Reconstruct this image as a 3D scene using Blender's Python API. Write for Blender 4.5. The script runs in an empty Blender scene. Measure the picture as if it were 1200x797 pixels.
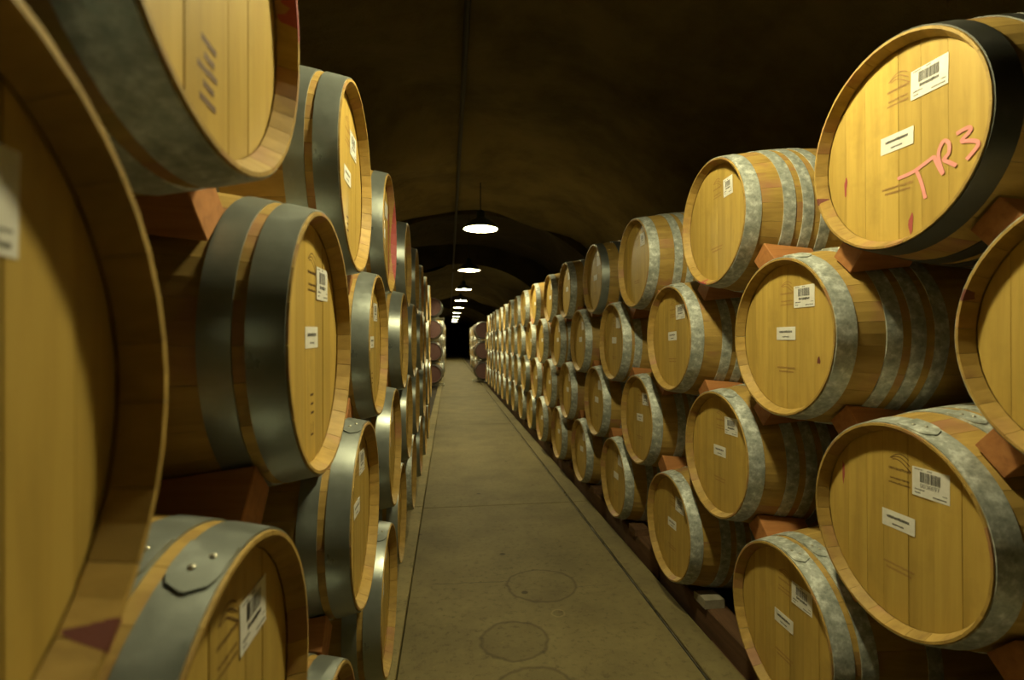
import bpy, math, random
from mathutils import Vector, Matrix

# ------------------------------------------------------------------ camera, world, exposure
scene = bpy.context.scene
COL = scene.collection
FLOOR_TO_EYE = 1.46

cam_data = bpy.data.cameras.new('camera')
cam_data.sensor_fit = 'HORIZONTAL'
cam_data.sensor_width = 36.0
cam_data.lens = 609.13 / 1200.0 * 36.0
cam_data.clip_start = 0.01
cam_data.clip_end = 300
cam_data.dof.use_dof = True
cam_data.dof.focus_distance = 2.3
cam_data.dof.aperture_fstop = 2.8
cam = bpy.data.objects.new('camera', cam_data)
COL.objects.link(cam)
cam.matrix_world = (Matrix.Translation((0, 0, FLOOR_TO_EYE)) @ Matrix.Rotation(-0.1207, 4, 'Z')
                    @ Matrix.Rotation(math.pi / 2 + 0.0031, 4, 'X') @ Matrix.Rotation(-0.0037, 4, 'Z'))
scene.camera = cam

world = bpy.data.worlds.new('world')
scene.world = world
world.use_nodes = True
world.node_tree.nodes['Background'].inputs[0].default_value = (0.0, 0.0, 0.0, 1)
world.node_tree.nodes['Background'].inputs[1].default_value = 0.0

scene.view_settings.view_transform = 'Standard'
scene.view_settings.look = 'None'
scene.view_settings.gamma = 1
scene.view_settings.use_curve_mapping = False
scene.view_settings.exposure = 0.0
scene.cycles.use_denoising = True
scene.cycles.max_bounces = 6
scene.cycles.diffuse_bounces = 4
scene.cycles.sample_clamp_indirect = 4.0

LAMP_COLOR = (1.0, 0.89, 0.47)      # the lamps' light on the scene
LAMP_STRENGTH = 1020.0               # lamps down the aisle
NEAR_LAMP_STRENGTH = 780.0          # bulb above the nearest barrels, dimmed in place of lens vignetting

# ------------------------------------------------------------------ node helpers
def new_mat(name):
    m = bpy.data.materials.new(name)
    m.use_nodes = True
    nt = m.node_tree
    return m, nt, nt.nodes['Principled BSDF']

def N(nt, kind, **inp):
    n = nt.nodes.new(kind)
    for k, v in inp.items():
        k = k.replace('_', ' ')
        if k in n.inputs:
            n.inputs[k].default_value = v
    return n

def L(nt, a, ao, b, bi):
    nt.links.new(a.outputs[ao], b.inputs[bi])

def ramp(nt, stops):
    n = nt.nodes.new('ShaderNodeValToRGB')
    el = n.color_ramp.elements
    while len(el) > 1:
        el.remove(el[-1])
    el[0].position, el[0].color = stops[0][0], (*stops[0][1], 1)
    for p, c in stops[1:]:
        e = el.new(p)
        e.color = (*c, 1)
    return n

def coords(nt, scale, out='Object'):
    tc = nt.nodes.new('ShaderNodeTexCoord')
    mp = nt.nodes.new('ShaderNodeMapping')
    mp.inputs['Scale'].default_value = scale
    L(nt, tc, out, mp, 'Vector')
    return mp

def mixc(nt, mode, fac, a, b):
    m = nt.nodes.new('ShaderNodeMix')
    m.data_type = 'RGBA'
    m.blend_type = mode
    for sock, v in ((m.inputs[0], fac), (m.inputs[6], a), (m.inputs[7], b)):
        if isinstance(v, tuple) and hasattr(v[0], 'outputs'):
            nt.links.new(v[0].outputs[v[1]], sock)
        elif isinstance(v, (int, float)):
            sock.default_value = v
        else:
            sock.default_value = (*v, 1)
    return m

def bump(nt, src, out, bsdf, strength, dist):
    b = nt.nodes.new('ShaderNodeBump')
    b.inputs['Strength'].default_value = strength
    b.inputs['Distance'].default_value = dist
    L(nt, src, out, b, 'Height')
    L(nt, b, 'Normal', bsdf, 'Normal')

def oak(name, grain, dark, mid, light, rough, stain=None, stain_amount=0.0):
    """wood: grain = mapping scale (small along the board, large across)"""
    m, nt, b = new_mat(name)
    mp = coords(nt, grain)
    info = nt.nodes.new('ShaderNodeObjectInfo')
    off = N(nt, 'ShaderNodeVectorMath'); off.operation = 'ADD'
    sc = N(nt, 'ShaderNodeMath'); sc.operation = 'MULTIPLY'; sc.inputs[1].default_value = 37.0
    L(nt, info, 'Random', sc, 0)
    comb = nt.nodes.new('ShaderNodeCombineXYZ')
    for i in range(3):
        L(nt, sc, 0, comb, i)
    L(nt, mp, 0, off, 0); L(nt, comb, 0, off, 1)
    n1 = N(nt, 'ShaderNodeTexNoise', Scale=1.0, Detail=6.0, Roughness=0.6, Distortion=0.4)
    L(nt, off, 0, n1, 'Vector')
    r1 = ramp(nt, [(0.25, dark), (0.5, mid), (0.75, light)])
    L(nt, n1, 'Fac', r1, 'Fac')
    # tone of each board (mesh attribute) and of each object
    at = nt.nodes.new('ShaderNodeAttribute'); at.attribute_name = 'tone'
    s = N(nt, 'ShaderNodeMath'); s.operation = 'MULTIPLY_ADD'
    s.inputs[1].default_value = 0.16; s.inputs[2].default_value = 0.90
    L(nt, at, 'Fac', s, 0)
    s2 = N(nt, 'ShaderNodeMath'); s2.operation = 'MULTIPLY_ADD'
    s2.inputs[1].default_value = 0.14
    L(nt, info, 'Random', s2, 0); L(nt, s, 0, s2, 2)
    mul = mixc(nt, 'MULTIPLY', 1.0, (r1, 'Color'), (1, 1, 1))
    L(nt, s2, 0, mul, 7)
    out = mul
    # grey weathering in broad patches
    mp2 = coords(nt, (1, 1, 1))
    n2 = N(nt, 'ShaderNodeTexNoise', Scale=7.0, Detail=4.0, Roughness=0.65)
    off2 = N(nt, 'ShaderNodeVectorMath'); off2.operation = 'ADD'
    L(nt, mp2, 0, off2, 0); L(nt, comb, 0, off2, 1)
    L(nt, off2, 0, n2, 'Vector')
    r2 = ramp(nt, [(0.52, (0, 0, 0)), (0.72, (0.45, 0.45, 0.45))])
    L(nt, n2, 'Fac', r2, 'Fac')
    w = mixc(nt, 'MIX', (r2, 'Color'), (out, 2), tuple(0.72 * c for c in mid))
    out = w
    if stain:
        n3 = N(nt, 'ShaderNodeTexNoise', Scale=4.5, Detail=3.0)
        off3 = N(nt, 'ShaderNodeVectorMath'); off3.operation = 'ADD'; off3.inputs[1].default_value = (9, 4, 2)
        L(nt, off2, 0, off3, 0); L(nt, off3, 0, n3, 'Vector')
        r3 = ramp(nt, [(0.55, (0, 0, 0)), (0.68, (stain_amount,) * 3)])
        L(nt, n3, 'Fac', r3, 'Fac')
        out = mixc(nt, 'MIX', (r3, 'Color'), (out, 2), stain)
    L(nt, out, 2, b, 'Base Color')
    b.inputs['Roughness'].default_value = rough
    b.inputs['Specular IOR Level'].default_value = 0.4
    bump(nt, n1, 'Fac', b, 0.25, 0.002)
    return m

def metal(name, base, spot, metallic, rough, spots=0.55, bumpy=0.3, scale=18.0):
    m, nt, b = new_mat(name)
    mp = coords(nt, (1, 1, 1))
    n = N(nt, 'ShaderNodeTexNoise', Scale=scale, Detail=6.0, Roughness=0.65)
    L(nt, mp, 0, n, 'Vector')
    r = ramp(nt, [(0.35, base), (spots, tuple(0.6 * a + 0.4 * c for a, c in zip(base, spot))), (spots + 0.13, spot)])
    L(nt, n, 'Fac', r, 'Fac')
    L(nt, r, 'Color', b, 'Base Color')
    rr = ramp(nt, [(0.3, (rough - 0.1,) * 3), (0.7, (rough + 0.15,) * 3)])
    L(nt, n, 'Fac', rr, 'Fac'); L(nt, rr, 'Color', b, 'Roughness')
    b.inputs['Metallic'].default_value = metallic
    bump(nt, n, 'Fac', b, bumpy, 0.001)
    return m

def plain(name, color, rough=0.7, metallic=0.0):
    m, nt, b = new_mat(name)
    mp = coords(nt, (1, 1, 1))
    n = N(nt, 'ShaderNodeTexNoise', Scale=60.0, Detail=3.0)
    L(nt, mp, 0, n, 'Vector')
    r = ramp(nt, [(0.3, tuple(0.88 * c for c in color)), (0.7, color)])
    L(nt, n, 'Fac', r, 'Fac'); L(nt, r, 'Color', b, 'Base Color')
    b.inputs['Roughness'].default_value = rough
    b.inputs['Metallic'].default_value = metallic
    return m

M = {}
M['head'] = oak('oak_head', (30, 30, 2.2), (0.36, 0.24, 0.056), (0.46, 0.315, 0.076), (0.53, 0.375, 0.1), 0.45)
M['stave'] = oak('oak_stave', (2.2, 30, 30), (0.25, 0.155, 0.04), (0.36, 0.235, 0.06), (0.45, 0.3, 0.085), 0.6,
                 stain=(0.30, 0.12, 0.085), stain_amount=0.6)
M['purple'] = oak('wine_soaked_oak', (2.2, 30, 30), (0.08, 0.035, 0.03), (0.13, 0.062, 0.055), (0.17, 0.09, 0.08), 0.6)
M['hoop'] = metal('galvanised_hoop', (0.27, 0.3, 0.275), (0.68, 0.72, 0.7), 0.3, 0.45, 0.52, 0.3, 38.0)
M['hoop_plain'] = metal('plain_steel_hoop', (0.22, 0.245, 0.23), (0.32, 0.35, 0.34), 0.6, 0.36, 0.6, 0.1, 9.0)
M['hoop_black'] = metal('blackened_hoop', (0.05, 0.052, 0.045), (0.1, 0.1, 0.09), 0.4, 0.45, 0.6, 0.15, 9.0)
M['rivet'] = plain('rivet_steel', (0.62, 0.6, 0.5), 0.3, 0.8)
M['wedge'] = oak('redwood_wedge', (3, 40, 40), (0.25, 0.10, 0.03), (0.36, 0.15, 0.045), (0.42, 0.185, 0.06), 0.7)
M['rail'] = oak('dark_timber', (30, 2, 30), (0.07, 0.036, 0.016), (0.11, 0.055, 0.025), (0.15, 0.08, 0.04), 0.8)
M['pale_wood'] = oak('pale_offcut', (30, 4, 30), (0.2, 0.18, 0.13), (0.26, 0.235, 0.18), (0.3, 0.27, 0.21), 0.8)
M['paper'] = plain('white_label_paper', (0.82, 0.82, 0.8), 0.55)
M['ink'] = plain('black_ink', (0.05, 0.05, 0.05), 0.6)
M['grey_ink'] = plain('faded_ink', (0.2, 0.2, 0.19), 0.6)
M['brand'] = plain('burnt_brand', (0.11, 0.05, 0.016), 0.7)
M['faint_brand'] = plain('faint_brand', (0.36, 0.2, 0.065), 0.7)
M['chalk'] = plain('pink_chalk', (0.85, 0.33, 0.33), 0.9)
M['stain'] = plain('wine_stain', (0.15, 0.04, 0.03), 0.6)
M['faint_stain'] = plain('faint_wine_stain', (0.36, 0.07, 0.07), 0.6)
M['enamel'] = plain('white_enamel', (0.8, 0.8, 0.78), 0.3)
M['lamp_shell'] = plain('green_enamel', (0.03, 0.06, 0.045), 0.35)
M['cord'] = plain('black_cord', (0.02, 0.02, 0.02), 0.6)
M['conduit'] = plain('dull_conduit', (0.045, 0.04, 0.03), 0.6)
M['steel'] = metal('rack_steel', (0.3, 0.29, 0.22), (0.5, 0.48, 0.36), 0.7, 0.4)
M['edge'] = metal('steel_edging', (0.14, 0.14, 0.12), (0.42, 0.42, 0.38), 0.8, 0.32, 0.55, 0.4, 7.0)
M['door'] = metal('grey_green_door', (0.11, 0.13, 0.1), (0.16, 0.18, 0.14), 0.2, 0.6)

def make_lamp_glass(name, strength):
    m, nt, b = new_mat(name)
    b.inputs['Base Color'].default_value = (0.9, 0.9, 0.88, 1)
    b.inputs['Roughness'].default_value = 0.4
    b.inputs['Emission Color'].default_value = (*LAMP_COLOR, 1)
    b.inputs['Emission Strength'].default_value = strength
    return m
M['glass'] = make_lamp_glass('lamp_bulb_glass', LAMP_STRENGTH)
M['glass_near'] = make_lamp_glass('near_lamp_bulb_glass', NEAR_LAMP_STRENGTH)

def make_concrete(name, rings, tint):
    m, nt, b = new_mat(name)
    tc = nt.nodes.new('ShaderNodeTexCoord')
    geo = nt.nodes.new('ShaderNodeNewGeometry')
    n1 = N(nt, 'ShaderNodeTexNoise', Scale=2.2, Detail=7.0, Roughness=0.62)
    L(nt, geo, 'Position', n1, 'Vector')
    c = ramp(nt, [(0.28, tuple(0.62 * t for t in tint)), (0.5, tuple(0.88 * t for t in tint)), (0.75, tuple(1.12 * t for t in tint))])
    L(nt, n1, 'Fac', c, 'Fac')
    n2 = N(nt, 'ShaderNodeTexNoise', Scale=26.0, Detail=5.0, Roughness=0.7)
    L(nt, geo, 'Position', n2, 'Vector')
    c2 = ramp(nt, [(0.32, (0.5, 0.5, 0.48)), (0.46, (0.95, 0.95, 0.95)), (0.62, (1.0, 1.0, 1.0)), (0.7, (1.25, 1.22, 1.1))])
    L(nt, n2, 'Fac', c2, 'Fac')
    out = mixc(nt, 'MULTIPLY', 0.75, (c, 'Color'), (c2, 'Color'))
    # dark specks
    v = N(nt, 'ShaderNodeTexVoronoi', Scale=3.1); L(nt, geo, 'Position', v, 'Vector')
    sp = ramp(nt, [(0.045, (0.2, 0.18, 0.15)), (0.075, (1, 1, 1))]); L(nt, v, 'Distance', sp, 'Fac')
    out = mixc(nt, 'MULTIPLY', 0.8, (out, 2), (sp, 'Color'))
    wob = N(nt, 'ShaderNodeTexNoise', Scale=9.0, Detail=2.0); L(nt, geo, 'Position', wob, 'Vector')
    for (x, y, r, wdt, dark, fill) in rings:
        d = N(nt, 'ShaderNodeVectorMath'); d.operation = 'DISTANCE'; d.inputs[1].default_value = (x, y, 0)
        L(nt, geo, 'Position', d, 0)
        w = N(nt, 'ShaderNodeMath'); w.operation = 'MULTIPLY_ADD'
        w.inputs[1].default_value = 0.05; L(nt, wob, 'Fac', w, 0); L(nt, d, 'Value', w, 2)
        rr = r + 0.025
        rg = ramp(nt, [(rr - 0.02, (fill,) * 3), (rr - wdt, (fill,) * 3), (rr, (dark,) * 3), (rr + wdt, (1, 1, 1))])
        L(nt, w, 0, rg, 'Fac')
        out = mixc(nt, 'MULTIPLY', 0.9, (out, 2), (rg, 'Color'))
    L(nt, out, 2, b, 'Base Color')
    b.inputs['Roughness'].default_value = 0.7
    b.inputs['Specular IOR Level'].default_value = 0.18
    bump(nt, n2, 'Fac', b, 0.25, 0.004)
    return m
CONC = (0.185, 0.15, 0.066)
M['concrete'] = make_concrete('floor_concrete', [(0.545, 3.08, 0.205, 0.014, 0.5, 0.95), (0.315, 2.53, 0.165, 0.014, 0.45, 0.8),
                                                  (0.36, 2.14, 0.17, 0.014, 0.5, 0.94), (0.579, 2.75, 0.034, 0.006, 1.55, 0.9)], CONC)
M['pale_curb'] = make_concrete('pale_curb_concrete', [], tuple(1.5 * c for c in CONC))
M['curb'] = make_concrete('curb_concrete', [], tuple(1.0 * c for c in CONC))

def make_rock(name, col):
    m, nt, b = new_mat(name)
    geo = nt.nodes.new('ShaderNodeNewGeometry')
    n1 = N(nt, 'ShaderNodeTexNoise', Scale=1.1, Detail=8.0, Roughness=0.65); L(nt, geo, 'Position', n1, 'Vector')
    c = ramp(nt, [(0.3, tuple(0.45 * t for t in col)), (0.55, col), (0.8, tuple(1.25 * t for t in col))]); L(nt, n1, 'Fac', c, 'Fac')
    L(nt, c, 'Color', b, 'Base Color')
    b.inputs['Roughness'].default_value = 0.95
    n2 = N(nt, 'ShaderNodeTexNoise', Scale=7.0, Detail=8.0, Roughness=0.7); L(nt, geo, 'Position', n2, 'Vector')
    bump(nt, n2, 'Fac', b, 0.8, 0.05)
    return m
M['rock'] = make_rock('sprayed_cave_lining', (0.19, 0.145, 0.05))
M['shade_rock'] = make_rock('shaded_vault_rock', (0.06, 0.046, 0.02))  # shade painted into the rock colour to give dark bands across the vault
M['far_rock'] = make_rock('dimmed_sprayed_lining', (0.10, 0.077, 0.03))  # same lining, colour lowered to paint in the dimness of the far vault
M['ground'] = make_rock('dark_gravel', (0.06, 0.045, 0.03))

# ------------------------------------------------------------------ mesh helpers
def mesh(name, verts, faces, mat, smooth=False, tones=None):
    me = bpy.data.meshes.new(name)
    me.from_pydata([tuple(v) for v in verts], [], faces)
    me.materials.append(mat)
    if smooth:
        me.polygons.foreach_set('use_smooth', [True] * len(me.polygons))
    if tones is not None:
        a = me.attributes.new('tone', 'FLOAT', 'FACE')
        a.data.foreach_set('value', tones)
    me.update()
    return me

def link(name, data, parent=None, loc=(0, 0, 0), rot=(0, 0, 0)):
    o = bpy.data.objects.new(name, data)
    COL.objects.link(o)
    o.location = loc
    o.rotation_euler = rot
    if parent:
        o.parent = parent
    return o

def tag(o, label=None, cat=None, group=None, kind=None):
    if label: o['label'] = label
    if cat: o['category'] = cat
    if group: o['group'] = group
    if kind: o['kind'] = kind
    return o

def box_geo(x0, x1, y0, y1, z0, z1, bev=0.0):
    v = [(x, y, z) for x in (x0, x1) for y in (y0, y1) for z in (z0, z1)]
    f = [(0, 1, 3, 2), (4, 6, 7, 5), (0, 4, 5, 1), (2, 3, 7, 6), (0, 2, 6, 4), (1, 5, 7, 3)]
    return v, f

def bevel_mesh(me, w, seg=1):
    import bmesh
    bm = bmesh.new(); bm.from_mesh(me)
    bmesh.ops.bevel(bm, geom=bm.edges[:], offset=w, segments=seg, affect='EDGES', profile=0.5)
    bm.to_mesh(me); bm.free(); me.update()
    return me

def box(name, x0, x1, y0, y1, z0, z1, mat, parent=None, bev=0.0):
    v, f = box_geo(x0, x1, y0, y1, z0, z1)
    me = mesh(name, v, f, mat)
    if bev:
        bevel_mesh(me, bev)
    return link(name, me, parent)

def join(*geos):
    V, F = [], []
    for v, f in geos:
        o = len(V); V += list(v); F += [tuple(i + o for i in q) for q in f]
    return V, F

def tube_geo(path, r, seg=8):
    V, F = [], []
    n = len(path)
    for i, p in enumerate(path):
        p = Vector(p)
        d = (Vector(path[min(i + 1, n - 1)]) - Vector(path[max(i - 1, 0)])).normalized()
        a = d.orthogonal().normalized(); b = d.cross(a)
        for k in range(seg):
            t = 2 * math.pi * k / seg
            V.append(p + (a * math.cos(t) + b * math.sin(t)) * r)
        if i:
            for k in range(seg):
                k2 = (k + 1) % seg
                F.append(((i - 1) * seg + k, (i - 1) * seg + k2, i * seg + k2, i * seg + k))
    F.append(tuple(range(seg))[::-1]); F.append(tuple(range((n - 1) * seg, n * seg)))
    return V, F

def lathe_geo(prof, seg, axis='z', cap=False):
    """prof: list of (r, h)"""
    V, F = [], []
    for (r, h) in prof:
        for k in range(seg):
            t = 2 * math.pi * k / seg
            c, s = r * math.cos(t), r * math.sin(t)
            V.append((c, s, h) if axis == 'z' else (h, c, s))
    for i in range(len(prof) - 1):
        for k in range(seg):
            k2 = (k + 1) % seg
            F.append((i * seg + k, i * seg + k2, (i + 1) * seg + k2, (i + 1) * seg + k))
    if cap:
        F.append(tuple(range((len(prof) - 1) * seg, len(prof) * seg)))
    return V, F

# ------------------------------------------------------------------ barrel dimensions and shared meshes
# local frame of a barrel part: x runs along the axis from the front rim (-0.475) to the back (+0.475),
# y is the viewer's left when looking at the head, z is up; the axis is the origin.
LEN, R_END, R_MID = 0.95, 0.283, 0.336
RECESS = 0.034
NST = 26
def rad(x):                    # x = distance from the front rim
    return R_MID - (R_MID - R_END) * abs((x - LEN / 2) / (LEN / 2)) ** 1.9

rng = random.Random(7)

def stave_geo(a0, a1, nx=9, na=2, gap=0.001):
    """one stave between angles a0 and a1 with thickness, bevelled chime ends and a croze lip"""
    xs = [0.0, 0.031, 0.034] + [LEN * (i / nx) for i in range(1, nx)] + [LEN - 0.034, LEN - 0.031, LEN]
    V, F = [], []
    nr = na + 1
    for x in xs:
        ro = rad(x)
        th = 0.027
        if x in (0.0, LEN):
            ri, ro = ro - 0.0075, ro - 0.001
        elif x in (0.031, LEN - 0.031):
            ri = R_END - 0.0225
        else:
            ri = ro - th
        g = gap / ro
        for r in (ro, ri):
            for j in range(nr):
                a = a0 + g / 2 + (a1 - a0 - g) * j / na
                V.append((x - LEN / 2, r * math.cos(a), r * math.sin(a)))
    w = 2 * nr
    for i in range(len(xs) - 1):
        o, p = i * w, (i + 1) * w
        for j in range(na):
            F.append((o + j, o + j + 1, p + j + 1, p + j))
            F.append((o + nr + j + 1, o + nr + j, p + nr + j, p + nr + j + 1))
        F.append((o, p, p + nr, o + nr))
        F.append((o + na, o + nr + na, p + nr + na, p + na))
    e = (len(xs) - 1) * w
    for j in range(na):
        F.append((j + 1, j, nr + j, nr + j + 1))
        F.append((e + j, e + j + 1, e + nr + j + 1, e + nr + j))
    return V, F

st_ang = []
_w = [rng.uniform(0.8, 1.2) for _ in range(NST)]
_s = sum(_w); _a = 0
for w in _w:
    st_ang.append((_a, _a + w / _s * 2 * math.pi)); _a += w / _s * 2 * math.pi
STAVES = []
for (a0, a1) in st_ang:
    v, f = stave_geo(a0, a1)
    t = rng.random()
    STAVES.append(mesh('stave', v, f, M['stave'], tones=[t] * len(f)))

def body_mesh(nx, na, mat):
    V, F, T = [], [], []
    r2 = random.Random(11)
    for (a0, a1) in st_ang:
        v, f = stave_geo(a0, a1, nx, na)
        o = len(V); V += v; F += [tuple(i + o for i in q) for q in f]; T += [r2.random()] * len(f)
    return mesh('staves', V, F, mat, tones=T)
BODY = body_mesh(8, 2, M['stave'])
BODY_FAR = body_mesh(6, 1, M['stave'])
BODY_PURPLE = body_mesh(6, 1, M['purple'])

def board_geo(y0, y1, R, x0, thick, n=7, gap=0.0007):
    """a head board: vertical plank cut to the round head, front face at x0"""
    ya, yb = y0 + gap / 2, y1 - gap / 2
    e = 0.0006
    rows = []
    ys = [ya, ya + e] + [ya + e + (yb - ya - 2 * e) * k / (n - 1) for k in range(1, n - 1)] + [yb - e, yb]
    V, F = [], []
    for k, y in enumerate(ys):
        y = max(-R * 0.9995, min(R * 0.9995, y))
        h = math.sqrt(R * R - y * y)
        xf = x0 + (0.0004 if k in (0, len(ys) - 1) else 0.0)
        V += [(xf, y, -h), (xf, y, h), (x0 + thick, y, h), (x0 + thick, y, -h)]
        if k:
            o, p = (k - 1) * 4, k * 4
            for q in range(4):
                q2 = (q + 1) % 4
                F.append((o + q, p + q, p + q2, o + q2))
    F.append((0, 1, 2, 3)); m = (len(ys) - 1) * 4; F.append((m + 3, m + 2, m + 1, m))
    return V, F

R_HEAD = R_END - 0.0225
HEAD_SETS, HEAD_JOINED = [], []
for k in range(3):
    r3 = random.Random(20 + k)
    nb = [7, 8, 6][k]
    ws = [r3.uniform(0.75, 1.25) for _ in range(nb)]
    tot = sum(ws); y = -R_HEAD
    boards, V, F, T = [], [], [], []
    for w in ws:
        y1 = y + w / tot * 2 * R_HEAD
        x0 = -LEN / 2 + RECESS + r3.uniform(-0.0007, 0.0007)
        v, f = board_geo(y, y1, R_HEAD, x0, 0.022)
        t = r3.random()
        boards.append(mesh('head_board', v, f, M['head'], tones=[t] * len(f)))
        o = len(V); V += v; F += [tuple(i + o for i in q) for q in f]; T += [t] * len(f)
        y = y1
    HEAD_SETS.append(boards)
    HEAD_JOINED.append(mesh('head', V, F, M['head'], tones=T))
v, f = lathe_geo([(R_HEAD + 0.001, LEN / 2 - RECESS - 0.02), (R_HEAD + 0.001, LEN / 2 - RECESS), (0.001, LEN / 2 - RECESS)], 40, 'x', True)
BACK_HEAD = mesh('back_head', v, f, M['head'], tones=[0.5] * len(f))
v, f = lathe_geo([(R_HEAD + 0.001, -LEN / 2 + RECESS + 0.02), (R_HEAD + 0.001, -LEN / 2 + RECESS), (0.13, -LEN / 2 + RECESS - 0.002), (0.001, -LEN / 2 + RECESS - 0.002)], 40, 'x', True)
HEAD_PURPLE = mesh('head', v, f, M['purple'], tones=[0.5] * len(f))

def hoop_geo(x0, x1, seg=56, th=0.0022, lap=0):
    """steel hoop following the taper between x0 and x1 (from the front rim); lap = overlapped riveted end at the top"""
    def ring(x, extra):
        return rad(x) + extra
    e = 0.0005
    prof = [(ring(x0, e - 0.001), x0), (ring(x0, e + th), x0), (ring((x0 + x1) / 2, e + th), (x0 + x1) / 2),
            (ring(x1, e + th), x1), (ring(x1, e - 0.001), x1)]
    V, F = lathe_geo([(r, x - LEN / 2) for r, x in prof], seg, 'x')
    if lap:
        geo = []
        n, w = 8, x1 - x0
        L_ = 0.085                      # length of the overlapped tongue
        A0 = math.pi / 2 + 0.10
        vv, ff = [], []
        for k in range(n + 1):
            u = k / n
            a = A0 + (u * L_) / rad(x0)
            if lap < 0: a = math.pi - a
            s = 1.0 if u < 0.6 else math.sqrt(max(0.0, 1 - ((u - 0.6) / 0.4) ** 2)) * 0.9 + 0.1
            xm = (x0 + x1) / 2
            for sx in (-1, 1):
                x = xm + sx * w / 2 * s * 0.97
                for ex in (e + th, e + 2.8 * th):
                    r = rad(x) + ex
                    vv.append((x - LEN / 2, r * math.cos(a), r * math.sin(a)))
            if k:
                o, p = (k - 1) * 4, k * 4
                ff += [(o + 1, o + 3, p + 3, p + 1), (o, o + 1, p + 1, p), (o + 3, o + 2, p + 2, p + 3)]
        o = n * 4
        ff += [(o, o + 1, o + 3, o + 2), (2, 3, 1, 0)]
        V, F = join((V, F), (vv, ff))
    return V, F

HOOPS_8 = [(0.004, 0.064), (0.150, 0.198), (0.226, 0.270), (0.298, 0.342)]
HOOPS_6 = [(0.004, 0.064), (0.084, 0.134), (0.285, 0.33)]
def both(h):
    return h + [(LEN - b, LEN - a) for a, b in h]
_hoop_cache = {}
def hoop_mesh(a, b, mat, seg, lap):
    key = (a, b, mat, seg, lap)
    if key not in _hoop_cache:
        v, f = hoop_geo(a, b, seg, lap=lap)
        me = mesh('hoop', v, f, M[mat], smooth=True)
        try:
            me.set_sharp_from_angle(angle=math.radians(35))
        except Exception:
            pass
        _hoop_cache[key] = me
    return _hoop_cache[key]
def hoops_joined(hs, mat, seg=36):
    key = ('J', tuple(hs), mat, seg)
    if key not in _hoop_cache:
        me = mesh('hoop', *join(*[hoop_geo(a, b, seg) for a, b in hs]), M[mat], smooth=True)
        me.set_sharp_from_angle(angle=math.radians(35))
        _hoop_cache[key] = me
    return _hoop_cache[key]
v, f = lathe_geo([(0.0052, 0), (0.0046, 0.0016), (0.0025, 0.0026), (0.0003, 0.003)], 8)
RIVET = mesh('rivet', v, f, M['rivet'], smooth=True)
v, f = lathe_geo([(0.027, 0), (0.026, 0.012), (0.02, 0.016), (0.0005, 0.016)], 14)
BUNG = mesh('bung', v, f, plain('silicone_bung', (0.6, 0.58, 0.5), 0.5), smooth=False)

# ------------------------------------------------------------------ flat print on the heads: built in (a, b) = (viewer's right, up)
XF = -LEN / 2 + RECESS
def smooth_path(P, n=5):
    out = []
    for i in range(len(P) - 1):
        p0, p1, p2, p3 = P[max(i - 1, 0)], P[i], P[i + 1], P[min(i + 2, len(P) - 1)]
        for k in range(n):
            t = k / n
            out.append(tuple(0.5 * (2 * b + (c - a) * t + (2 * a - 5 * b + 4 * c - d) * t * t + (3 * b - a - 3 * c + d) * t ** 3)
                             for a, b, c, d in zip(p0, p1, p2, p3)))
    return out + [P[-1]]
def flat(polys, lift, step=0.0):
    """polys of (a,b) -> thin mesh just in front of the head"""
    V, F = [], []
    for P in polys:
        o = len(V)
        V += [(XF - lift, -a, b) for a, b in P]
        lift += step
        F.append(tuple(range(o, o + len(P))))
    return V, F
def rect(a, b, w, h):
    return [(a - w / 2, b - h / 2), (a + w / 2, b - h / 2), (a + w / 2, b + h / 2), (a - w / 2, b + h / 2)]
def rotp(P, c, ang):
    ca, sa = math.cos(ang), math.sin(ang)
    return [(c[0] + a * ca - b * sa, c[1] + a * sa + b * ca) for a, b in P]
def ribbon(pts, w):
    """stroke of width w along pts as quads"""
    out = []
    n = len(pts)
    nor = []
    for i in range(n):
        p, q = pts[max(i - 1, 0)], pts[min(i + 1, n - 1)]
        dx, dy = q[0] - p[0], q[1] - p[1]
        l = math.hypot(dx, dy) or 1
        nor.append((-dy / l * w / 2, dx / l * w / 2))
    for i in range(n - 1):
        (x0, y0), (x1, y1) = pts[i], pts[i + 1]
        (a0, b0), (a1, b1) = nor[i], nor[i + 1]
        out.append([(x0 - a0, y0 - b0), (x1 - a1, y1 - b1), (x1 + a1, y1 + b1), (x0 + a0, y0 + b0)])
    return out
DIG = {'0': [(0, 0), (1, 0), (1, 2), (0, 2), (0, 0)], '3': [(0, 2), (1, 2), (0.45, 1.1), (1, 0.9), (1, 0), (0, 0)],
       '6': [(1, 2), (0, 1.6), (0, 0), (1, 0), (1, 1), (0, 1)], '9': [(1, 1), (0, 1), (0, 2), (1, 2), (1, 0.4), (0.3, 0)],
       '7': [(0, 2), (1, 2), (0.4, 0)]}
def squiggle(r, a0, a1, b, h):
    """a line of print too small to read: short uneven marks"""
    out = []
    a = a0
    while a < a1:
        w = r.uniform(0.0012, 0.0024)
        out.append(rect(a + w / 2, b + r.uniform(-0.1, 0.1) * h, w, h * r.uniform(0.65, 1)))
        a += w + r.uniform(0.0006, 0.0012)
    return out

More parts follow.
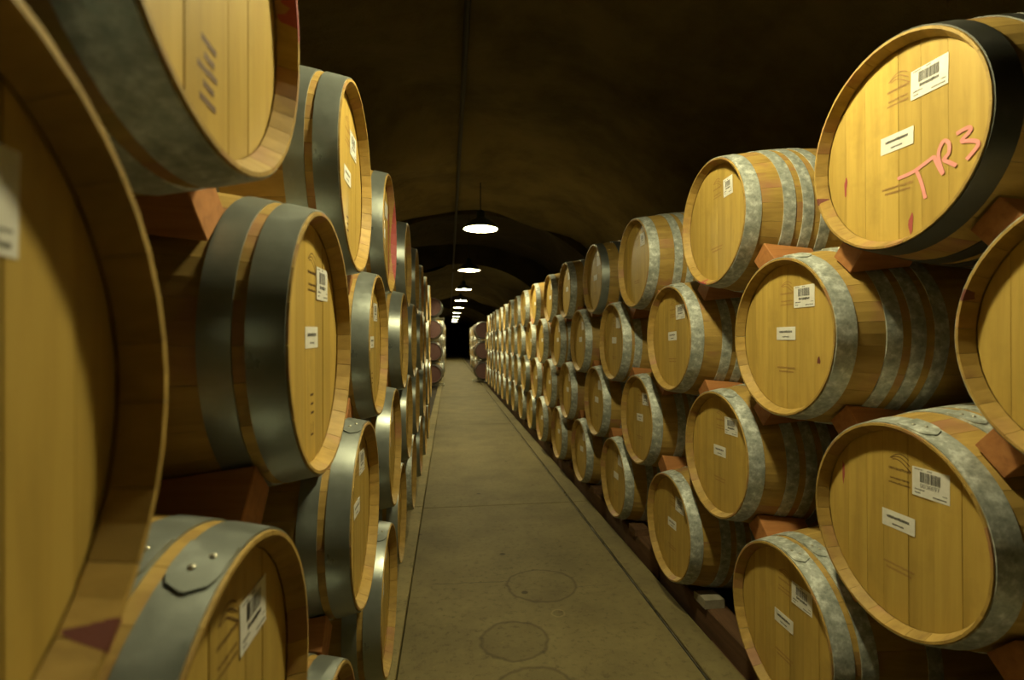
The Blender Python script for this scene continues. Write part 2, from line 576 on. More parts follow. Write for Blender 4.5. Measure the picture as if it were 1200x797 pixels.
def solid_label(w, h):
    x0, x1 = XF - 0.0013, XF - 0.0006
    V = [(x, y, z) for x in (x0, x1) for y in (-w / 2, w / 2) for z in (-h / 2, h / 2)]
    return mesh('label', V, box_geo(0, 1, 0, 1, 0, 1)[1], M['paper'])
BAR_LABEL = solid_label(0.105, 0.076)
SMALL_LABEL = solid_label(0.105, 0.047)
SQUARE_LABEL = solid_label(0.075, 0.08)
def print_bar(digits=True):
    r = random.Random(5)
    P = []
    a = -0.028
    while a < 0.028:
        w = r.choice([0.0009, 0.0014, 0.0021])
        P.append(rect(a, 0.014, w, 0.027)); a += w + r.choice([0.0009, 0.0012, 0.0017])
    if digits:
        for i, ch in enumerate('0036697'):
            pts = [(-0.027 + i * 0.0078 + x * 0.0048, -0.0125 + y * 0.0046) for x, y in DIG[ch]]
            P += ribbon(pts, 0.0014)
    else:
        P += squiggle(r, -0.026, 0.028, -0.008, 0.009)
    P += squiggle(r, -0.045, -0.022, 0.033, 0.003) + squiggle(r, -0.008, 0.004, 0.033, 0.003)
    P += squiggle(r, -0.044, -0.018, -0.02, 0.004) + squiggle(r, -0.044, -0.03, -0.029, 0.004)
    P += squiggle(r, 0.008, 0.045, -0.03, 0.004) + squiggle(r, 0.034, 0.045, -0.02, 0.003)
    return mesh('barcode', *flat(P, 0.0018), M['ink'])
BAR_PRINT, BAR_PRINT_B = print_bar(True), print_bar(False)
_r = random.Random(3)
SMALL_PRINT = mesh('print', *flat(squiggle(_r, -0.036, 0.036, 0.006, 0.0085) + squiggle(_r, -0.018, 0.018, -0.012, 0.005), 0.0018), M['ink'])
def logo_polys():
    r = random.Random(9)
    P = []
    for k in range(3):
        P += ribbon([(-0.03 + 0.06 * t + 0.004 * k, 0.018 - k * 0.008 + 0.016 * math.sin(math.pi * t * 0.9 + k * 0.5)) for t in [i / 8 for i in range(9)]], 0.0024)
    P += squiggle(r, -0.034, 0.034, -0.009, 0.008)
    P += squiggle(r, -0.03, 0.03, -0.036, 0.006) + squiggle(r, -0.034, 0.034, -0.049, 0.006)
    return P
LOGO = mesh('brand_mark', *flat(logo_polys(), 0.0005), M['brand'])
LOGO_FAINT = mesh('brand_mark', *flat(logo_polys(), 0.0005), M['faint_brand'])
_r = random.Random(4)
LOW_PRINT = mesh('brand_mark', *flat(squiggle(_r, -0.05, 0.05, 0.008, 0.007) + squiggle(_r, -0.04, 0.04, -0.006, 0.007), 0.0005), M['faint_brand'])
TICKS = mesh('brand_mark', *flat([rect(0.002 * ((i * 7) % 3 - 1), 0.045 - i * 0.02 - (0.006 if i > 2 else 0), 0.026 - 0.004 * (i % 2), 0.0055) for i in range(3)]
             + [rect(-0.009, -0.028, 0.003, 0.022), rect(0.009, -0.028, 0.003, 0.022), rect(0, -0.043, 0.024, 0.005)], 0.0005), M['brand'])
SLASHES = mesh('brand_mark', *flat([[(a0, b - 0.0035), (a1, b - 0.0045), (a1, b + 0.0035), (a0, b + 0.0055)] for a0, a1, b in
    ((-.010, .031, .037), (-.003, .026, .018), (-.020, .009, .001), (.009, .033, .002), (-.006, .024, -.017), (-.015, .029, -.036))], 0.0005), M['brand'])
def blob(seed, w, h, n=18):
    r = random.Random(seed)
    ph = [r.uniform(0, 6.28) for _ in range(3)]
    P = []
    for i in range(n):
        t = 2 * math.pi * i / n
        k = 1 + 0.22 * math.sin(2 * t + ph[0]) + 0.16 * math.sin(3 * t + ph[1]) + 0.1 * math.sin(5 * t + ph[2])
        P.append((w / 2 * k * math.cos(t), h / 2 * k * math.sin(t)))
    return P
def head_stain(parent, a, b, w, h, seed, mat='stain', ang=0.0):
    me = mesh('wine_stain', *flat([rotp(blob(seed, w, h), (a, b), ang)], 0.0004), M[mat])
    return link('wine_stain', me, parent, (0, 0, R_MID))
def rim_stain(parent, ang, span, mat='stain'):
    """stain soaked into the inner lip and end of the chime"""
    V, F = [], []
    n = 8
    for i in range(n + 1):
        a = ang + span * (i / n - 0.5)
        s = math.sin(math.pi * i / n)
        prof = [(R_END - 0.0015, -0.0006), (R_END - 0.0078, -0.0006), (R_END - 0.0078 - 0.0148 * s * 0.97, 0.0298 * s)]
        for r, x in prof:
            V.append((x - LEN / 2, r * math.cos(a), r * math.sin(a)))
        if i:
            o, p = (i - 1) * 3, i * 3
            F += [(o, p, p + 1, o + 1), (o + 1, p + 1, p + 2, o + 2)]
    return link('wine_stain', mesh('wine_stain', V, F, M[mat]), parent, (0, 0, R_MID))

# ------------------------------------------------------------------ the barrel
def marks(root, detail, rot=0.0, square=False, brand='faint', low=False, kinds=('bar', 'small'), digits=False):
    Z = (0, 0, R_MID)
    def put(name, me, a, b, ang=0.0, parent=root, base=True):
        o = link(name, me, parent)
        o.location = (0, -a, (R_MID if base else 0) + b)
        o.rotation_euler = (-ang, 0, 0)
        return o
    if 'bar' in kinds:
        q = put('label', SQUARE_LABEL if square else BAR_LABEL, 0.098, 0.139, rot)
        if detail:
            c = link('barcode', BAR_PRINT if digits else BAR_PRINT_B, q)
            if square: c.scale = (1, 0.66, 0.9)
    if 'small' in kinds:
        q = put('label', SMALL_LABEL, 0.0, 0.012, rot)
        if detail:
            link('print', SMALL_PRINT, q)
    if brand:
        put('brand_mark', LOGO if brand == 'dark' else LOGO_FAINT, 0.004, 0.165, rot)
    if low:
        put('brand_mark', LOW_PRINT, 0.0, -0.12, rot)

def barrel(X, Y, Zc, side, label, group, lod, hoops=HOOPS_6, hmat='hoop', variant=0, spin=0.0, head_mat=None, tilt=0.0, purple=False, lap=0):
    """side: +1 front rim at X facing the aisle from the right, -1 from the left, 0 axis along the aisle (front at Y)"""
    root = bpy.data.objects.new('wine_barrel', None)
    COL.objects.link(root)
    if side == 1:
        root.location = (X + LEN / 2, Y, Zc - R_MID); root.rotation_euler = (0, 0, tilt)
    elif side == -1:
        root.location = (X - LEN / 2, Y, Zc - R_MID); root.rotation_euler = (0, 0, math.pi + tilt)
    else:
        root.location = (X, Y + LEN / 2, Zc - R_MID); root.rotation_euler = (0, 0, math.pi / 2)
    root.empty_display_size = 0.1
    tag(root, label, 'barrel', group)
    Z = (0, 0, R_MID)
    S = (spin, 0, 0)
    hs = both(hoops)
    if lod == 0:
        for me in STAVES:
            link('stave', me, root, Z, S)
        for me in HEAD_SETS[variant]:
            link('head_board', me, root, Z)
        link('back_head', BACK_HEAD, root, Z)
        for (a, b) in hs:
            front = a < LEN / 2
            h = link('hoop', hoop_mesh(a, b, hmat, 64, lap if front else 0), root, Z)
            if lap and front:
                for k, (du, dx) in enumerate(((0.028, -0.3), (0.05, 0.18))):
                    ang = math.pi / 2 + (0.10 + du / rad(a)) * lap
                    x = (a + b) / 2 + dx * (b - a) * 0.5
                    r = rad(x) + 0.0005 + 2.8 * 0.0022
                    link('rivet', RIVET, h, (x - LEN / 2, r * math.cos(ang), r * math.sin(ang)), (ang - math.pi / 2, 0, 0))
        link('bung', BUNG, root, (0, 0, 2 * R_MID - 0.004))
    elif lod == 1:
        link('staves', BODY, root, Z, S)
        link('head', HEAD_JOINED[variant], root, Z)
        link('back_head', BACK_HEAD, root, Z)
        for (a, b) in hs:
            link('hoop', hoop_mesh(a, b, hmat, 48, False), root, Z)
    else:
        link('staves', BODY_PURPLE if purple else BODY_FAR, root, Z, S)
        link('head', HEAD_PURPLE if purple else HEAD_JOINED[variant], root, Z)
        link('back_head', BACK_HEAD, root, Z)
        for (a, b) in hs:
            link('hoop', hoop_mesh(a, b, hmat, 32, False), root, Z)
    return root

# ------------------------------------------------------------------ the setting
Y0, Y1 = -4.0, 78.0
CX, WALL_R, WALL_L, SPRING = 0.45, 3.25, -2.35, 1.0
HALF = WALL_R - CX
APEX = 3.72

def vault(ya, yb, rise, seed):
    r = random.Random(seed)
    ny, na = max(6, int((yb - ya) * 3)), 40
    V, F = [], []
    waves = [(r.uniform(0.5, 3.2), r.uniform(0.5, 5.0), r.uniform(0, 6.28), r.uniform(0.012, 0.035)) for _ in range(16)]
    for i in range(ny + 1):
        y = ya + (yb - ya) * i / ny
        for k in range(na + 1):
            t = math.pi * k / na
            d = rise + sum(a * math.sin(fy * y + ft * t * 2 + p) for fy, ft, p, a in waves)
            V.append((CX + (HALF + d) * math.cos(t), y, SPRING + (APEX - SPRING + d) * math.sin(t) ** 0.9))
    w = na + 1
    for i in range(ny):
        for k in range(na):
            F.append((i * w + k, i * w + k + 1, (i + 1) * w + k + 1, (i + 1) * w + k))
    return V, F
def arch_face(y, ra, rb):
    na = 40
    V, F = [], []
    for k in range(na + 1):
        t = math.pi * k / na
        for d in (ra, rb):
            V.append((CX + (HALF + d) * math.cos(t), y, SPRING + (APEX - SPRING + d) * math.sin(t) ** 0.9))
        if k:
            F.append((2 * k - 2, 2 * k - 1, 2 * k + 1, 2 * k))
    return V, F
CUT_A, CUT_B, RISE = 8.9, 14.6, 0.55
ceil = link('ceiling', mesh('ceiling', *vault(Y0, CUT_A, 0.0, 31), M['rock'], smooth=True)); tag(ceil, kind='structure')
link('raised_vault', mesh('raised_vault', *vault(CUT_A, CUT_B, RISE, 32), M['shade_rock'], smooth=True), ceil)
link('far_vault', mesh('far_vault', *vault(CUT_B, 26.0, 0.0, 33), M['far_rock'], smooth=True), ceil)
link('raised_vault', mesh('raised_vault', *vault(26.0, 32.0, RISE, 34), M['shade_rock'], smooth=True), ceil)
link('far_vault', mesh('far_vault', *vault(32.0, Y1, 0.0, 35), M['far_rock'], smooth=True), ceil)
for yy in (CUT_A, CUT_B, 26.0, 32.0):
    link('arch_face', mesh('arch_face', *arch_face(yy, -0.08, RISE + 0.12), M['shade_rock']), ceil)

def side_wall(x, sgn):
    r = random.Random(5 + sgn)
    ny, nz = 90, 8
    V, F = [], []
    waves = [(r.uniform(0.5, 3.5), r.uniform(1, 6), r.uniform(0, 6.28), r.uniform(0.01, 0.03)) for _ in range(10)]
    for i in range(ny + 1):
        y = Y0 + (Y1 - Y0) * (i / ny) ** 1.4
        for k in range(nz + 1):
            z = -0.08 + (SPRING + 0.3) * k / nz
            d = sum(a * math.sin(fy * y + fz * z + p) for fy, fz, p, a in waves)
            V.append((x + sgn * (0.1 + d), y, z))
    for i in range(ny):
        for k in range(nz):
            F.append((i * (nz + 1) + k, i * (nz + 1) + k + 1, (i + 1) * (nz + 1) + k + 1, (i + 1) * (nz + 1) + k))
    return V, F
tag(link('wall_right', mesh('wall_right', *side_wall(WALL_R, 1), M['rock'], smooth=True)), kind='structure')
tag(link('wall_left', mesh('wall_left', *side_wall(WALL_L, -1), M['rock'], smooth=True)), kind='structure')
tag(box('wall_back', WALL_L - 0.6, WALL_R + 0.6, Y1 - 0.02, Y1 + 0.2, -0.1, APEX + 0.5, M['rock']), kind='structure')
tag(box('wall_front', WALL_L - 0.6, WALL_R + 0.6, Y0 - 0.2, Y0 + 0.02, -0.1, APEX + 0.5, M['rock']), kind='structure')
d1 = bpy.data.objects.new('door_1', None); COL.objects.link(d1); d1.location = (0.9, Y1 - 0.06, 0); tag(d1, kind='structure')
for sx in (-0.6, 0.6):
    q = box('door_leaf', sx - 0.59, sx + 0.59, -0.03, 0.03, 0.02, 2.1, M['door'], d1, 0.008)
    link('door_handle', mesh('door_handle', *tube_geo([(sx * 0.12, -0.07, 0.95), (sx * 0.12, -0.07, 1.2)], 0.012), M['steel']), q)

floor = box('floor', WALL_L - 0.3, WALL_R + 0.3, Y0, Y1, -0.14, -0.05, M['ground']); tag(floor, kind='structure')
# aisle slabs (joint across the aisle at Y = 4.63), strips beside them
edges = [Y0, 0.1, 4.63, 9.2, 13.8, 18.4, 23.0, 27.6, 32.2, 36.8, 41.4, 50, 60, Y1]
for a, b in zip(edges[:-1], edges[1:]):
    box('concrete_slab', -0.229, 1.099, a + 0.003, b - 0.003, -0.05, 0.0, M['concrete'], floor, 0.004)
for a, b in zip(edges[:-1], edges[1:]):
    box('curb_strip', 1.115, 1.262, a + 0.003, b - 0.003, -0.05, 0.004, M['curb'], floor, 0.004)
    box('curb_strip', -0.36, -0.234, a + 0.003, b - 0.003, -0.05, 0.016, M['pale_curb'], floor, 0.004)
# steel edging in the right-hand groove
box('edging_strip', 1.1005, 1.1065, Y0, 24.0, -0.045, 0.0015, M['edge'], floor)
# hairline crack across the second slab, a thin open seam in the slab
cr = []
r = random.Random(8)
for i in range(15):
    cr.append((-0.12 + i * 0.035, 3.17 - 0.0015 * i + r.uniform(-0.006, 0.006)))
V, F = [], []
for i, (x, y) in enumerate(cr):
    w = 0.0022 if 0 < i < 14 else 0.0005
    V += [(x, y - w, 0.0006), (x, y + w, 0.0006)]
    if i: F.append((2 * i - 2, 2 * i, 2 * i + 1, 2 * i - 1))
link('floor_crack', mesh('floor_crack', V, F, M['ground']), floor)
cr = [(0.72 + i * 0.03, 3.03 + r.uniform(-0.006, 0.006)) for i in range(9)]
V, F = [], []
for i, (x, y) in enumerate(cr):
    w = 0.0016 if 0 < i < 8 else 0.0004
    V += [(x, y - w, 0.0006), (x, y + w, 0.0006)]
    if i: F.append((2 * i - 2, 2 * i, 2 * i + 1, 2 * i - 1))
link('floor_crack', mesh('floor_crack', V, F, M['ground']), floor)

# ------------------------------------------------------------------ lamps
v, f = lathe_geo([(0.235, -0.012), (0.24, -0.008), (0.24, 0.0), (0.21, 0.05), (0.15, 0.10), (0.075, 0.135), (0.06, 0.15), (0.06, 0.23), (0.03, 0.25), (0.012, 0.255)], 32, cap=True)
v2, f2 = lathe_geo([(0.235, -0.012), (0.233, 0.0), (0.203, 0.047), (0.145, 0.095), (0.07, 0.13), (0.01, 0.13)], 32)
SHADE = mesh('shade', v, f, M['lamp_shell'], smooth=True)
LINER = mesh('shade_liner', v2, [q[::-1] for q in f2], M['enamel'], smooth=True)
v, f = lathe_geo([(0.03, 0.118), (0.06, 0.085), (0.075, 0.05), (0.055, 0.02), (0.0005, 0.005)], 14)
GLASS = mesh('bulb', v, [q[::-1] for q in f], M['glass'], smooth=True)
GLASS_NEAR = mesh('bulb', v, [q[::-1] for q in f], M['glass_near'], smooth=True)
LAMP_Z = 1.565 + FLOOR_TO_EYE
def lamp(x, y, label, LAMP_Z=LAMP_Z, glass=GLASS):
    root = bpy.data.objects.new('pendant_lamp', None); COL.objects.link(root)
    root.location = (x, y, LAMP_Z)
    tag(root, label, 'lamp', 'pendant lamps along the aisle')
    s = link('shade', SHADE, root)
    link('shade_liner', LINER, s)
    link('bulb', glass, root)
    top = APEX - LAMP_Z + (RISE if CUT_A < y < CUT_B or 26 < y < 32 else 0.0) + 0.02
    link('cord', mesh('cord', *tube_geo([(0, 0, 0.25), (0, 0, top)], 0.008, 6), M['cord']), root)
    return root
ORD = ['first', 'second', 'third', 'fourth', 'fifth', 'sixth', 'seventh', 'eighth', 'ninth', 'tenth', 'eleventh', 'twelfth',
       'thirteenth', 'fourteenth', 'fifteenth', 'sixteenth', 'seventeenth', 'eighteenth']
lamp(0.43, 1.45, 'round pendant lamp hanging overhead above the nearest barrels, out of frame', 1.42 + FLOOR_TO_EYE, GLASS_NEAR)
for k in range(9):
    lamp(0.439, 7.161 + 4.178 * k, 'lit round pendant lamp over the aisle, %s from the camera' % ('nearest in view' if k == 0 else ORD[k]))
# conduit clipped along the crown of the vault
c = link('ceiling_conduit', mesh('ceiling_conduit', *tube_geo([(0.125, Y0 + 0.2, APEX - 0.12), (0.125, 11, APEX - 0.12), (0.125, 40, APEX - 0.12)], 0.022), M['conduit']))
tag(c, 'thin dark conduit running along the crown of the cave ceiling', 'conduit')

# ------------------------------------------------------------------ barrels: positions
ZE = FLOOR_TO_EYE
RX, RP = 1.19, 0.9966
row_z = {1: 0.526, 2: 0.010, 3: -0.512, 4: -1.020}
MEAS_R = {(1, 0): (1.193, 1.292, .536), (1, 1): (1.185, 2.247, .54), (1, 2): (1.18, 3.251, .504), (2, -1): (1.19, .814, .01), (2, 0): (1.18, 1.752, .014), (2, 1): (1.177, 2.71, .015),
          (2, 2): (1.196, 3.775, -.005), (3, 0): (1.197, 1.299, -.513), (3, 1): (1.199, 2.256, -.517), (3, 2): (1.20, 3.263, -.508), (3, 3): (1.196, 4.247, -.501),
          (4, 0): (1.167, 1.754, -1.026), (4, 1): (1.186, 2.746, -1.019), (4, 2): (1.193, 3.735, -1.006)}
MEAS_L = {(2, 1): (-.269, 1.197, -.001), (1, 1): (-.278, 1.662, .504), (1, 0): (-.26, .672, .498), (3, 0): (-.265, .741, -.553), (3, 1): (-.26, 1.706, -.541),
          (2, 2): (-.279, 2.177, -.012), (1, 2): (-.281, 2.6, .527), (4, 2): (-.24, 2.17, -1.04), (3, 2): (-.261, 2.635, -.517), (2, 0): (-.27, .258, -.04),
          (4, 1): (-.26, 1.22, -1.05)}
ROWNAME = {1: 'top row', 2: 'second row down', 3: 'third row down', 4: 'bottom row'}
jit = random.Random(42)
SPECIAL_R = {
    (1, 0): 'oak barrel chalked TR3 in pink, black head hoop, top of right stack',
    (1, 1): 'honey oak barrel with four pale hoops and square tag, behind the TR3 barrel',
    (2, -1): 'oak barrel cut off by the right edge of the photo, mid height',
    (2, 0): 'oak barrel with two white labels, just below left of the TR3 barrel',
    (3, 0): 'large oak barrel with clear barcode label, lower right, nearest in third row down',
    (4, 0): 'oak barrel with shaded barcode label at lower right, on the floor timbers',
}
SPECIAL_L = {
    (2, 0): 'huge dim blurred barrel at the left edge, closest to the camera',
    (1, 0): 'bright barrel at top left with a column of dark slashes on its head',
    (1, 1): 'tall pale headed barrel second in the top row, left stack',
    (1, 2): 'left stack top row barrel with a wine red streak down its head',
    (2, 1): 'left barrel at eye level with two labels and dark tick marks below them',
    (3, 0): 'lower left barrel with riveted hoop ends and shaded barcode label',
    (3, 1): 'left barrel third row down, its two labels seen edge on',
}
R, LFT = {}, {}
for row in (1, 2, 3, 4):
    odd = row in (1, 3)
    for i in range(-1, 16):
        if row == 1 and i == -1:
            continue
        if (row, i) in MEAS_R:
            x, y, z = MEAS_R[(row, i)]
        else:
            x = RX + jit.uniform(-0.012, 0.012)
            y = (1.2804 if odd else 1.7628) + RP * i + jit.uniform(-0.012, 0.012)
            z = row_z[row] + jit.uniform(-0.005, 0.005)
        R[(row, i)] = (x, y, z + ZE)
for row in (1, 2, 3, 4):
    odd = row in (1, 3)
    for i in range(0, 8):
        if (row, i) in MEAS_L:
            x, y, z = MEAS_L[(row, i)]
        else:
            x = -0.268 + jit.uniform(-0.01, 0.01)
            y = (0.68 if odd else 0.20) + 0.99 * i + jit.uniform(-0.008, 0.008)
            z = row_z[row] + jit.uniform(-0.005, 0.005)
        LFT[(row, i)] = (x, y, z + ZE)

def ordinal(row, i, first):
    return ORD[i - first]
for (row, i), (x, y, z) in sorted(R.items()):
    first = -1 if row == 2 else 0
    if (row, i) in SPECIAL_R:
        lab = SPECIAL_R[(row, i)]
    elif i < first:
        lab = 'oak barrel beside the camera under the right stack, %s, outside the frame' % ROWNAME[row]
    else:
        lab = 'oak wine barrel in the right stack, %s, %s barrel from the camera' % (ROWNAME[row], ordinal(row, i, first))
    lod = 0 if y < 4.4 and i >= -1 and (i >= 0 or row == 2) else (1 if y < 9 else 2)
    hoops = HOOPS_8 if jit.random() < 0.7 or (row, i) in ((1, 1), (2, 0), (3, 0), (1, 2), (2, 1)) else HOOPS_6
    hm = 'hoop_black' if (row, i) == (1, 0) else ('hoop' if jit.random() < 0.8 else 'hoop_plain')
    if (row, i) in MEAS_R and (row, i) != (1, 0): hm = 'hoop'
    b = barrel(x, y, z, 1, lab, 'barrels of the right stack', lod, hoops, hm, jit.randrange(3), jit.uniform(0, 6.28), lap=1 if lod == 0 and row >= 2 else 0)
    if lod < 2:
        dk = 'dark' if (row, i) in ((3, 0),) else 'faint'
        kinds = ('bar', 'small')
        if (row, i) in ((1, 1), (1, 2)): kinds = ('bar',)
        if (row, i) == (2, -1): kinds = ()
        marks(b, lod == 0 and y < 3.5, jit.uniform(-0.03, 0.05), (row, i) in ((1, 1), (1, 2)), dk, lod == 0, kinds, (row, i) == (3, 0))
    else:
        marks(b, False, 0, False, None, False, ('small', 'bar') if jit.random() < 0.6 else ('small',))
    if (row, i) == (1, 0):
        T = [[(.002, -.092), (.052, -.088), (.11, -.069)], [(.058, -.085), (.073, -.12), (.086, -.169)], [(.11, -.068), (.124, -.102), (.135, -.122)],
             [(.135, -.12), (.126, -.09), (.123, -.066), (.131, -.046), (.14, -.04), (.151, -.051), (.151, -.074), (.138, -.086), (.152, -.098), (.17, -.112)],
             [(.17, -.035), (.199, -.031), (.204, -.041), (.183, -.057), (.199, -.063), (.219, -.072), (.221, -.084), (.195, -.106)]]
        for n_, s in enumerate(T):
            me = mesh('chalk_stroke', *flat(ribbon(smooth_path(s), 0.0095), 0.0009 + 0.0002 * n_, 0.00002), M['chalk'])
            tag(link('chalk_stroke', me, b, (0, 0, R_MID)), 'pink chalk stroke')
        head_stain(b, 0.042, -0.225, 0.012, 0.06, 1, 'faint_stain'); head_stain(b, -0.186, -0.06, 0.012, 0.055, 2, 'faint_stain')
        rim_stain(b, math.pi * 0.0 - 0.32, 0.09)
    if (row, i) == (1, 1):
        rim_stain(b, -math.pi / 2 + 0.28, 0.28, 'faint_stain')
    if (row, i) == (2, 0):
        head_stain(b, 0.168, -0.08, 0.012, 0.03, 3)
    if (row, i) == (3, 0):
        head_stain(b, -0.2, 0.10, 0.008, 0.08, 4, 'faint_stain')
    if (row, i) == (2, -1):
        rim_stain(b, 0.35, 0.1)

for (row, i), (x, y, z) in sorted(LFT.items()):
    if (row, i) in SPECIAL_L:
        lab = SPECIAL_L[(row, i)]
    elif (row, i) == (4, 0):
        lab = 'oak barrel beside the camera at the foot of the left stack, outside the frame'
    else:
        lab = 'oak wine barrel in the left stack, %s, %s barrel from the camera' % (ROWNAME[row], ORD[i])
    lod = 0 if (y < 2.3 and (row, i) != (4, 0)) else (1 if y < 5 else 2)
    hm = 'hoop_plain' if jit.random() < 0.8 else 'hoop'
    b = barrel(x, y, z, -1, lab, 'barrels of the left stack', lod, HOOPS_6, hm, jit.randrange(3), jit.uniform(0, 6.28), lap=-1 if lod == 0 and row >= 3 else 0)
    if lod < 2:
        kinds = ('bar', 'small')
        if (row, i) == (1, 0): kinds = ()
        marks(b, lod == 0, jit.uniform(-0.03, 0.03), False, 'dark' if (row, i) in ((2, 1), (3, 0)) else 'faint', False, kinds)
    if (row, i) in ((2, 1), (1, 1), (2, 2)):
        link('brand_mark', TICKS, b, (0, -0.004, R_MID - 0.16))
    if (row, i) == (1, 0):
        link('brand_mark', SLASHES, b, (0, 0, R_MID - 0.167))
        rim_stain(b, math.pi - 0.25, 0.3, 'faint_stain')
    if (row, i) == (1, 2):
        head_stain(b, 0.165, -0.03, 0.13, 0.3, 6, 'faint_stain'); rim_stain(b, math.pi, 1.7, 'faint_stain')
    if (row, i) == (2, 0):
        rim_stain(b, math.pi + 0.78, 0.09)

# ------------------------------------------------------------------ wedges between the rows
def wedge(U, Lw, side, label, group, toff=0.0, d0=0.075):
    """block driven between an upper barrel U and a lower one Lw near the aisle end; side +1 right stack, -1 left stack"""
    ux, uy, uz = U; lx, ly, lz = Lw
    n = Vector((ly - uy, lz - uz)); D = n.length; n.normalize()
    t = Vector((-n.y, n.x))
    if t.y < 0: t = -t
    fx = max(ux * side, lx * side)
    V = []
    for d in (d0, 0.27):
        xx = fx + d
        r0 = rad(xx - ux * side) + 0.0085
        r1 = D - rad(xx - lx * side) - 0.0085
        for (q, s) in ((r0, toff - 0.047), (r0, toff + 0.047), (r1, toff + 0.047), (r1, toff - 0.047)):
            p = Vector((uy, uz)) + n * q + t * s
            V.append(Vector((xx * side, p.x, p.y)))
    c = sum(V, Vector()) / 8
    base = Vector((c.x, c.y, min(v.z for v in V)))
    F = [(0, 1, 2, 3), (7, 6, 5, 4), (0, 4, 5, 1), (1, 5, 6, 2), (2, 6, 7, 3), (3, 7, 4, 0)]
    me = mesh('wooden_wedge', [v - base for v in V], F, M['wedge'])
    import bmesh
    bm = bmesh.new(); bm.from_mesh(me); bmesh.ops.recalc_face_normals(bm, faces=bm.faces)
    bmesh.ops.bevel(bm, geom=bm.edges[:], offset=0.002, segments=1, affect='EDGES'); bm.to_mesh(me); bm.free()
    o = link('wooden_wedge', me, None, base)
    tag(o, label, 'wedge', group)
TOFF = {('right', 1, 1, 0): 0.065, ('right', 3, 1, 0): -0.03, ('right', 2, -1, 0): 0.0, ('right', 1, 0, 0): 0.0, ('left', 1, 0, 1): -0.02}
def wedges(stack, side, word, ymax, first2):
    for (row, i), U in sorted(stack.items()):
        if row == 4 or U[1] > ymax: continue
        for (r2, k), Lw in sorted(stack.items()):
            if r2 == row + 1 and 0.3 < abs(Lw[1] - U[1]) < 0.7:
                far = Lw[1] > U[1]
                f0 = first2 if row == 2 else 0
                if i < f0: continue
                wedge(U, Lw, side, 'reddish wedge under %s side of %s barrel, %s, %s stack' % ('far' if far else 'near', ORD[i - f0], ROWNAME[row], word),
                      'wedges of the %s stack' % word, TOFF.get((word, row, i, k), jit.uniform(-0.035, 0.03)), 0.13 if (word, row, i, k) == ('left', 1, 0, 1) else 0.075)
wedges(R, 1, 'right', 8.3, -1)
wedges(LFT, -1, 'left', 4.0, 0)

# ------------------------------------------------------------------ timbers and chocks under the bottom rows
def timber(x0, x1, y0, y1, h, label, group):
    root = box('floor_timber', 0, x1 - x0, 0, y1 - y0, 0, h, M['rail'], None, 0.006)
    root.location = (x0, y0, -0.05 + 0.0)
    tag(root, label, 'timber', group)
TOP = 0.112
ys = [0.2, 3.1, 6.1, 9.1, 12.1, 15.1, 17.6]
for k in range(6):
    timber(1.285, 1.40, ys[k], ys[k + 1] - 0.02, TOP + 0.05, 'dark timber rail under the right stack front, %s length from the camera' % ORD[k], 'timbers under the right stack')
    timber(1.94, 2.05, ys[k], ys[k + 1] - 0.02, TOP + 0.05, 'dark timber rail under the right stack back, %s length from the camera' % ORD[k], 'timbers under the right stack')
ys = [-0.3, 2.6, 5.5, 8.0]
for k in range(3):
    timber(-0.49, -0.375, ys[k], ys[k + 1] - 0.02, 0.075 + 0.05, 'dark timber rail under the left stack front, %s length from the camera' % ORD[k], 'timbers under the left stack')
    timber(-1.14, -1.03, ys[k], ys[k + 1] - 0.02, 0.075 + 0.05, 'dark timber rail under the left stack back, %s length from the camera' % ORD[k], 'timbers under the left stack')
for i in range(0, 7):
    for sgn in (-1, 1):
        x, y, z = R[(4, i)]
        # low triangular chock on the front rail
        w = 0.105
        y_in, y_out = y + sgn * 0.15, y + sgn * 0.27
        r_ = rad(1.38 - x) + 0.008
        zin = z - math.sqrt(r_ * r_ - 0.15 ** 2) - 0.004
        zout = min(z - math.sqrt(r_ * r_ - 0.27 ** 2) - 0.004, TOP + 0.045)
        ym = y + sgn * 0.215
        zm = min(z - math.sqrt(r_ * r_ - 0.215 ** 2) - 0.004, zout)
        prof = [(y_in, TOP + 0.001), (y_out, TOP + 0.001), (y_out, zout), (ym, zm), (y_in, zin)]
        V = [(xx, a, b) for xx in (1.27, 1.27 + w) for a, b in prof]
        F = [(0, 1, 2, 3, 4), (9, 8, 7, 6, 5)] + [(k, (k + 1) % 5 + 0, (k + 1) % 5 + 5, k + 5) for k in range(5)]
        base = Vector((1.27 + w / 2, (y_in + y_out) / 2, TOP))
        me = mesh('timber_chock', [Vector(q) - base for q in V], F, M['pale_wood'] if (i, sgn) == (1, -1) else M['rail'])
        import bmesh
        bm = bmesh.new(); bm.from_mesh(me); bmesh.ops.recalc_face_normals(bm, faces=bm.faces); bm.to_mesh(me); bm.free()
        o = link('timber_chock', me, None, base)
        if (i, sgn) == (1, -1):
            lab = 'pale wooden chock on the timber beside second bottom row barrel, right stack'
        else:
            lab = 'dark chock at %s side of %s bottom row barrel, right stack' % ('far' if sgn > 0 else 'near', ORD[i])
        tag(o, lab, 'chock', 'chocks under the right stack')
v, f = box_geo(0, 0.035, 0, 0.42, 0, 0.03)
o = link('timber_offcut', bevel_mesh(mesh('timber_offcut', v, f, M['rail']), 0.004), None, (1.248, 2.02, 0.0045), (0, 0, -0.03))
o.location = (1.264, 2.02, -0.05); o.rotation_euler = (0, 0, 0)
tag(o, 'short dark timber offcut lying along the right curb strip', 'offcut')

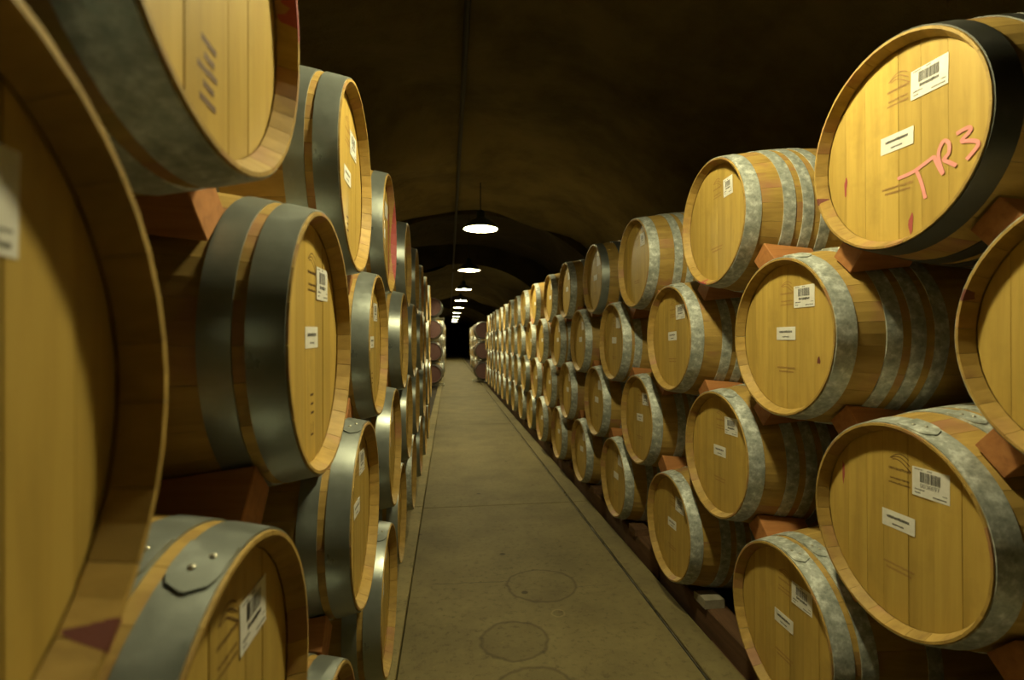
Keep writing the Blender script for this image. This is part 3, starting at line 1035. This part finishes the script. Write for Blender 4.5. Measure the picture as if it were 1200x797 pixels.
# ------------------------------------------------------------------ beyond the first stacks: racks with end-on barrels and far stacks
def rack(x, y, z, w, label):
    root = bpy.data.objects.new('barrel_rack', None); COL.objects.link(root)
    root.location = (x, y, z); tag(root, label, 'rack', 'steel racks under end on barrels')
    for yy in (0.18, 0.72):
        link('rack_rail', mesh('rack_rail', *join(tube_geo([(-w / 2, yy, 0.03), (w / 2, yy, 0.03)], 0.018, 6)), M['steel']), root)
        for sx in (-0.16, 0.16):
            link('cradle', mesh('cradle', *tube_geo([(sx - 0.07 * (1 if sx > 0 else -1), yy, 0.045), (sx + 0.05 * (1 if sx > 0 else -1), yy, 0.09)], 0.014, 6), M['steel']), root)
    for sx in (-w / 2 + 0.02, w / 2 - 0.02):
        link('rack_post', mesh('rack_post', *tube_geo([(sx, 0.18, 0.03), (sx, 0.18, -0.28 if z > 0.3 else -z - 0.05)], 0.016, 6), M['steel']), root)
        link('rack_rail', mesh('rack_rail', *tube_geo([(sx, 0.1, 0.03), (sx, 0.8, 0.03)], 0.016, 6), M['steel']), root)
def discs(x, y, word, n):
    for k in range(n):
        z = 0.42 + 0.725 * k
        h = 'top' if k == n - 1 else ['bottom', 'second from bottom', 'third from bottom'][k]
        rack(x, y, z - R_MID - 0.062, 0.76, 'steel rack holding the end on barrel, %s of the far %s pile' % (h, word))
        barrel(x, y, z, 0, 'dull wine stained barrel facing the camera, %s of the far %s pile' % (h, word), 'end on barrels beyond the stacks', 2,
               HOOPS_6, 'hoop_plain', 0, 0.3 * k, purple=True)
discs(-0.53, 17.0, 'left', 4)
discs(1.22, 18.6, 'right', 3)
for side, x0, y0, n, rows, word in ((1, 1.2, 21.5, 9, 4, 'right'), (-1, -0.2, 19.6, 9, 4, 'left')):
    for row in range(4):
        for i in range(n):
            y = y0 + RP * i + (0.498 if row % 2 else 0)
            z = 0.44 + 0.513 * row
            barrel(x0 + jit.uniform(-0.03, 0.03), y, z, side, 'tiny far barrel in the %s stack beyond the gap, %s row up, %s along' % (word, ORD[row], ORD[i]),
                   'barrels of the far %s stack' % word, 2, HOOPS_6, 'hoop', jit.randrange(3), jit.uniform(0, 6))
    for k, xx in enumerate((0.1, 0.75)):
        timber(x0 + side * xx if side > 0 else x0 - xx - 0.11, (x0 + xx + 0.11) if side > 0 else x0 - xx, y0 - 0.4, y0 + RP * n + 0.4, TOP + 0.05,
               'long timber rail under the far %s stack, %s' % (word, 'front' if k == 0 else 'back'), 'timbers under the far stacks')
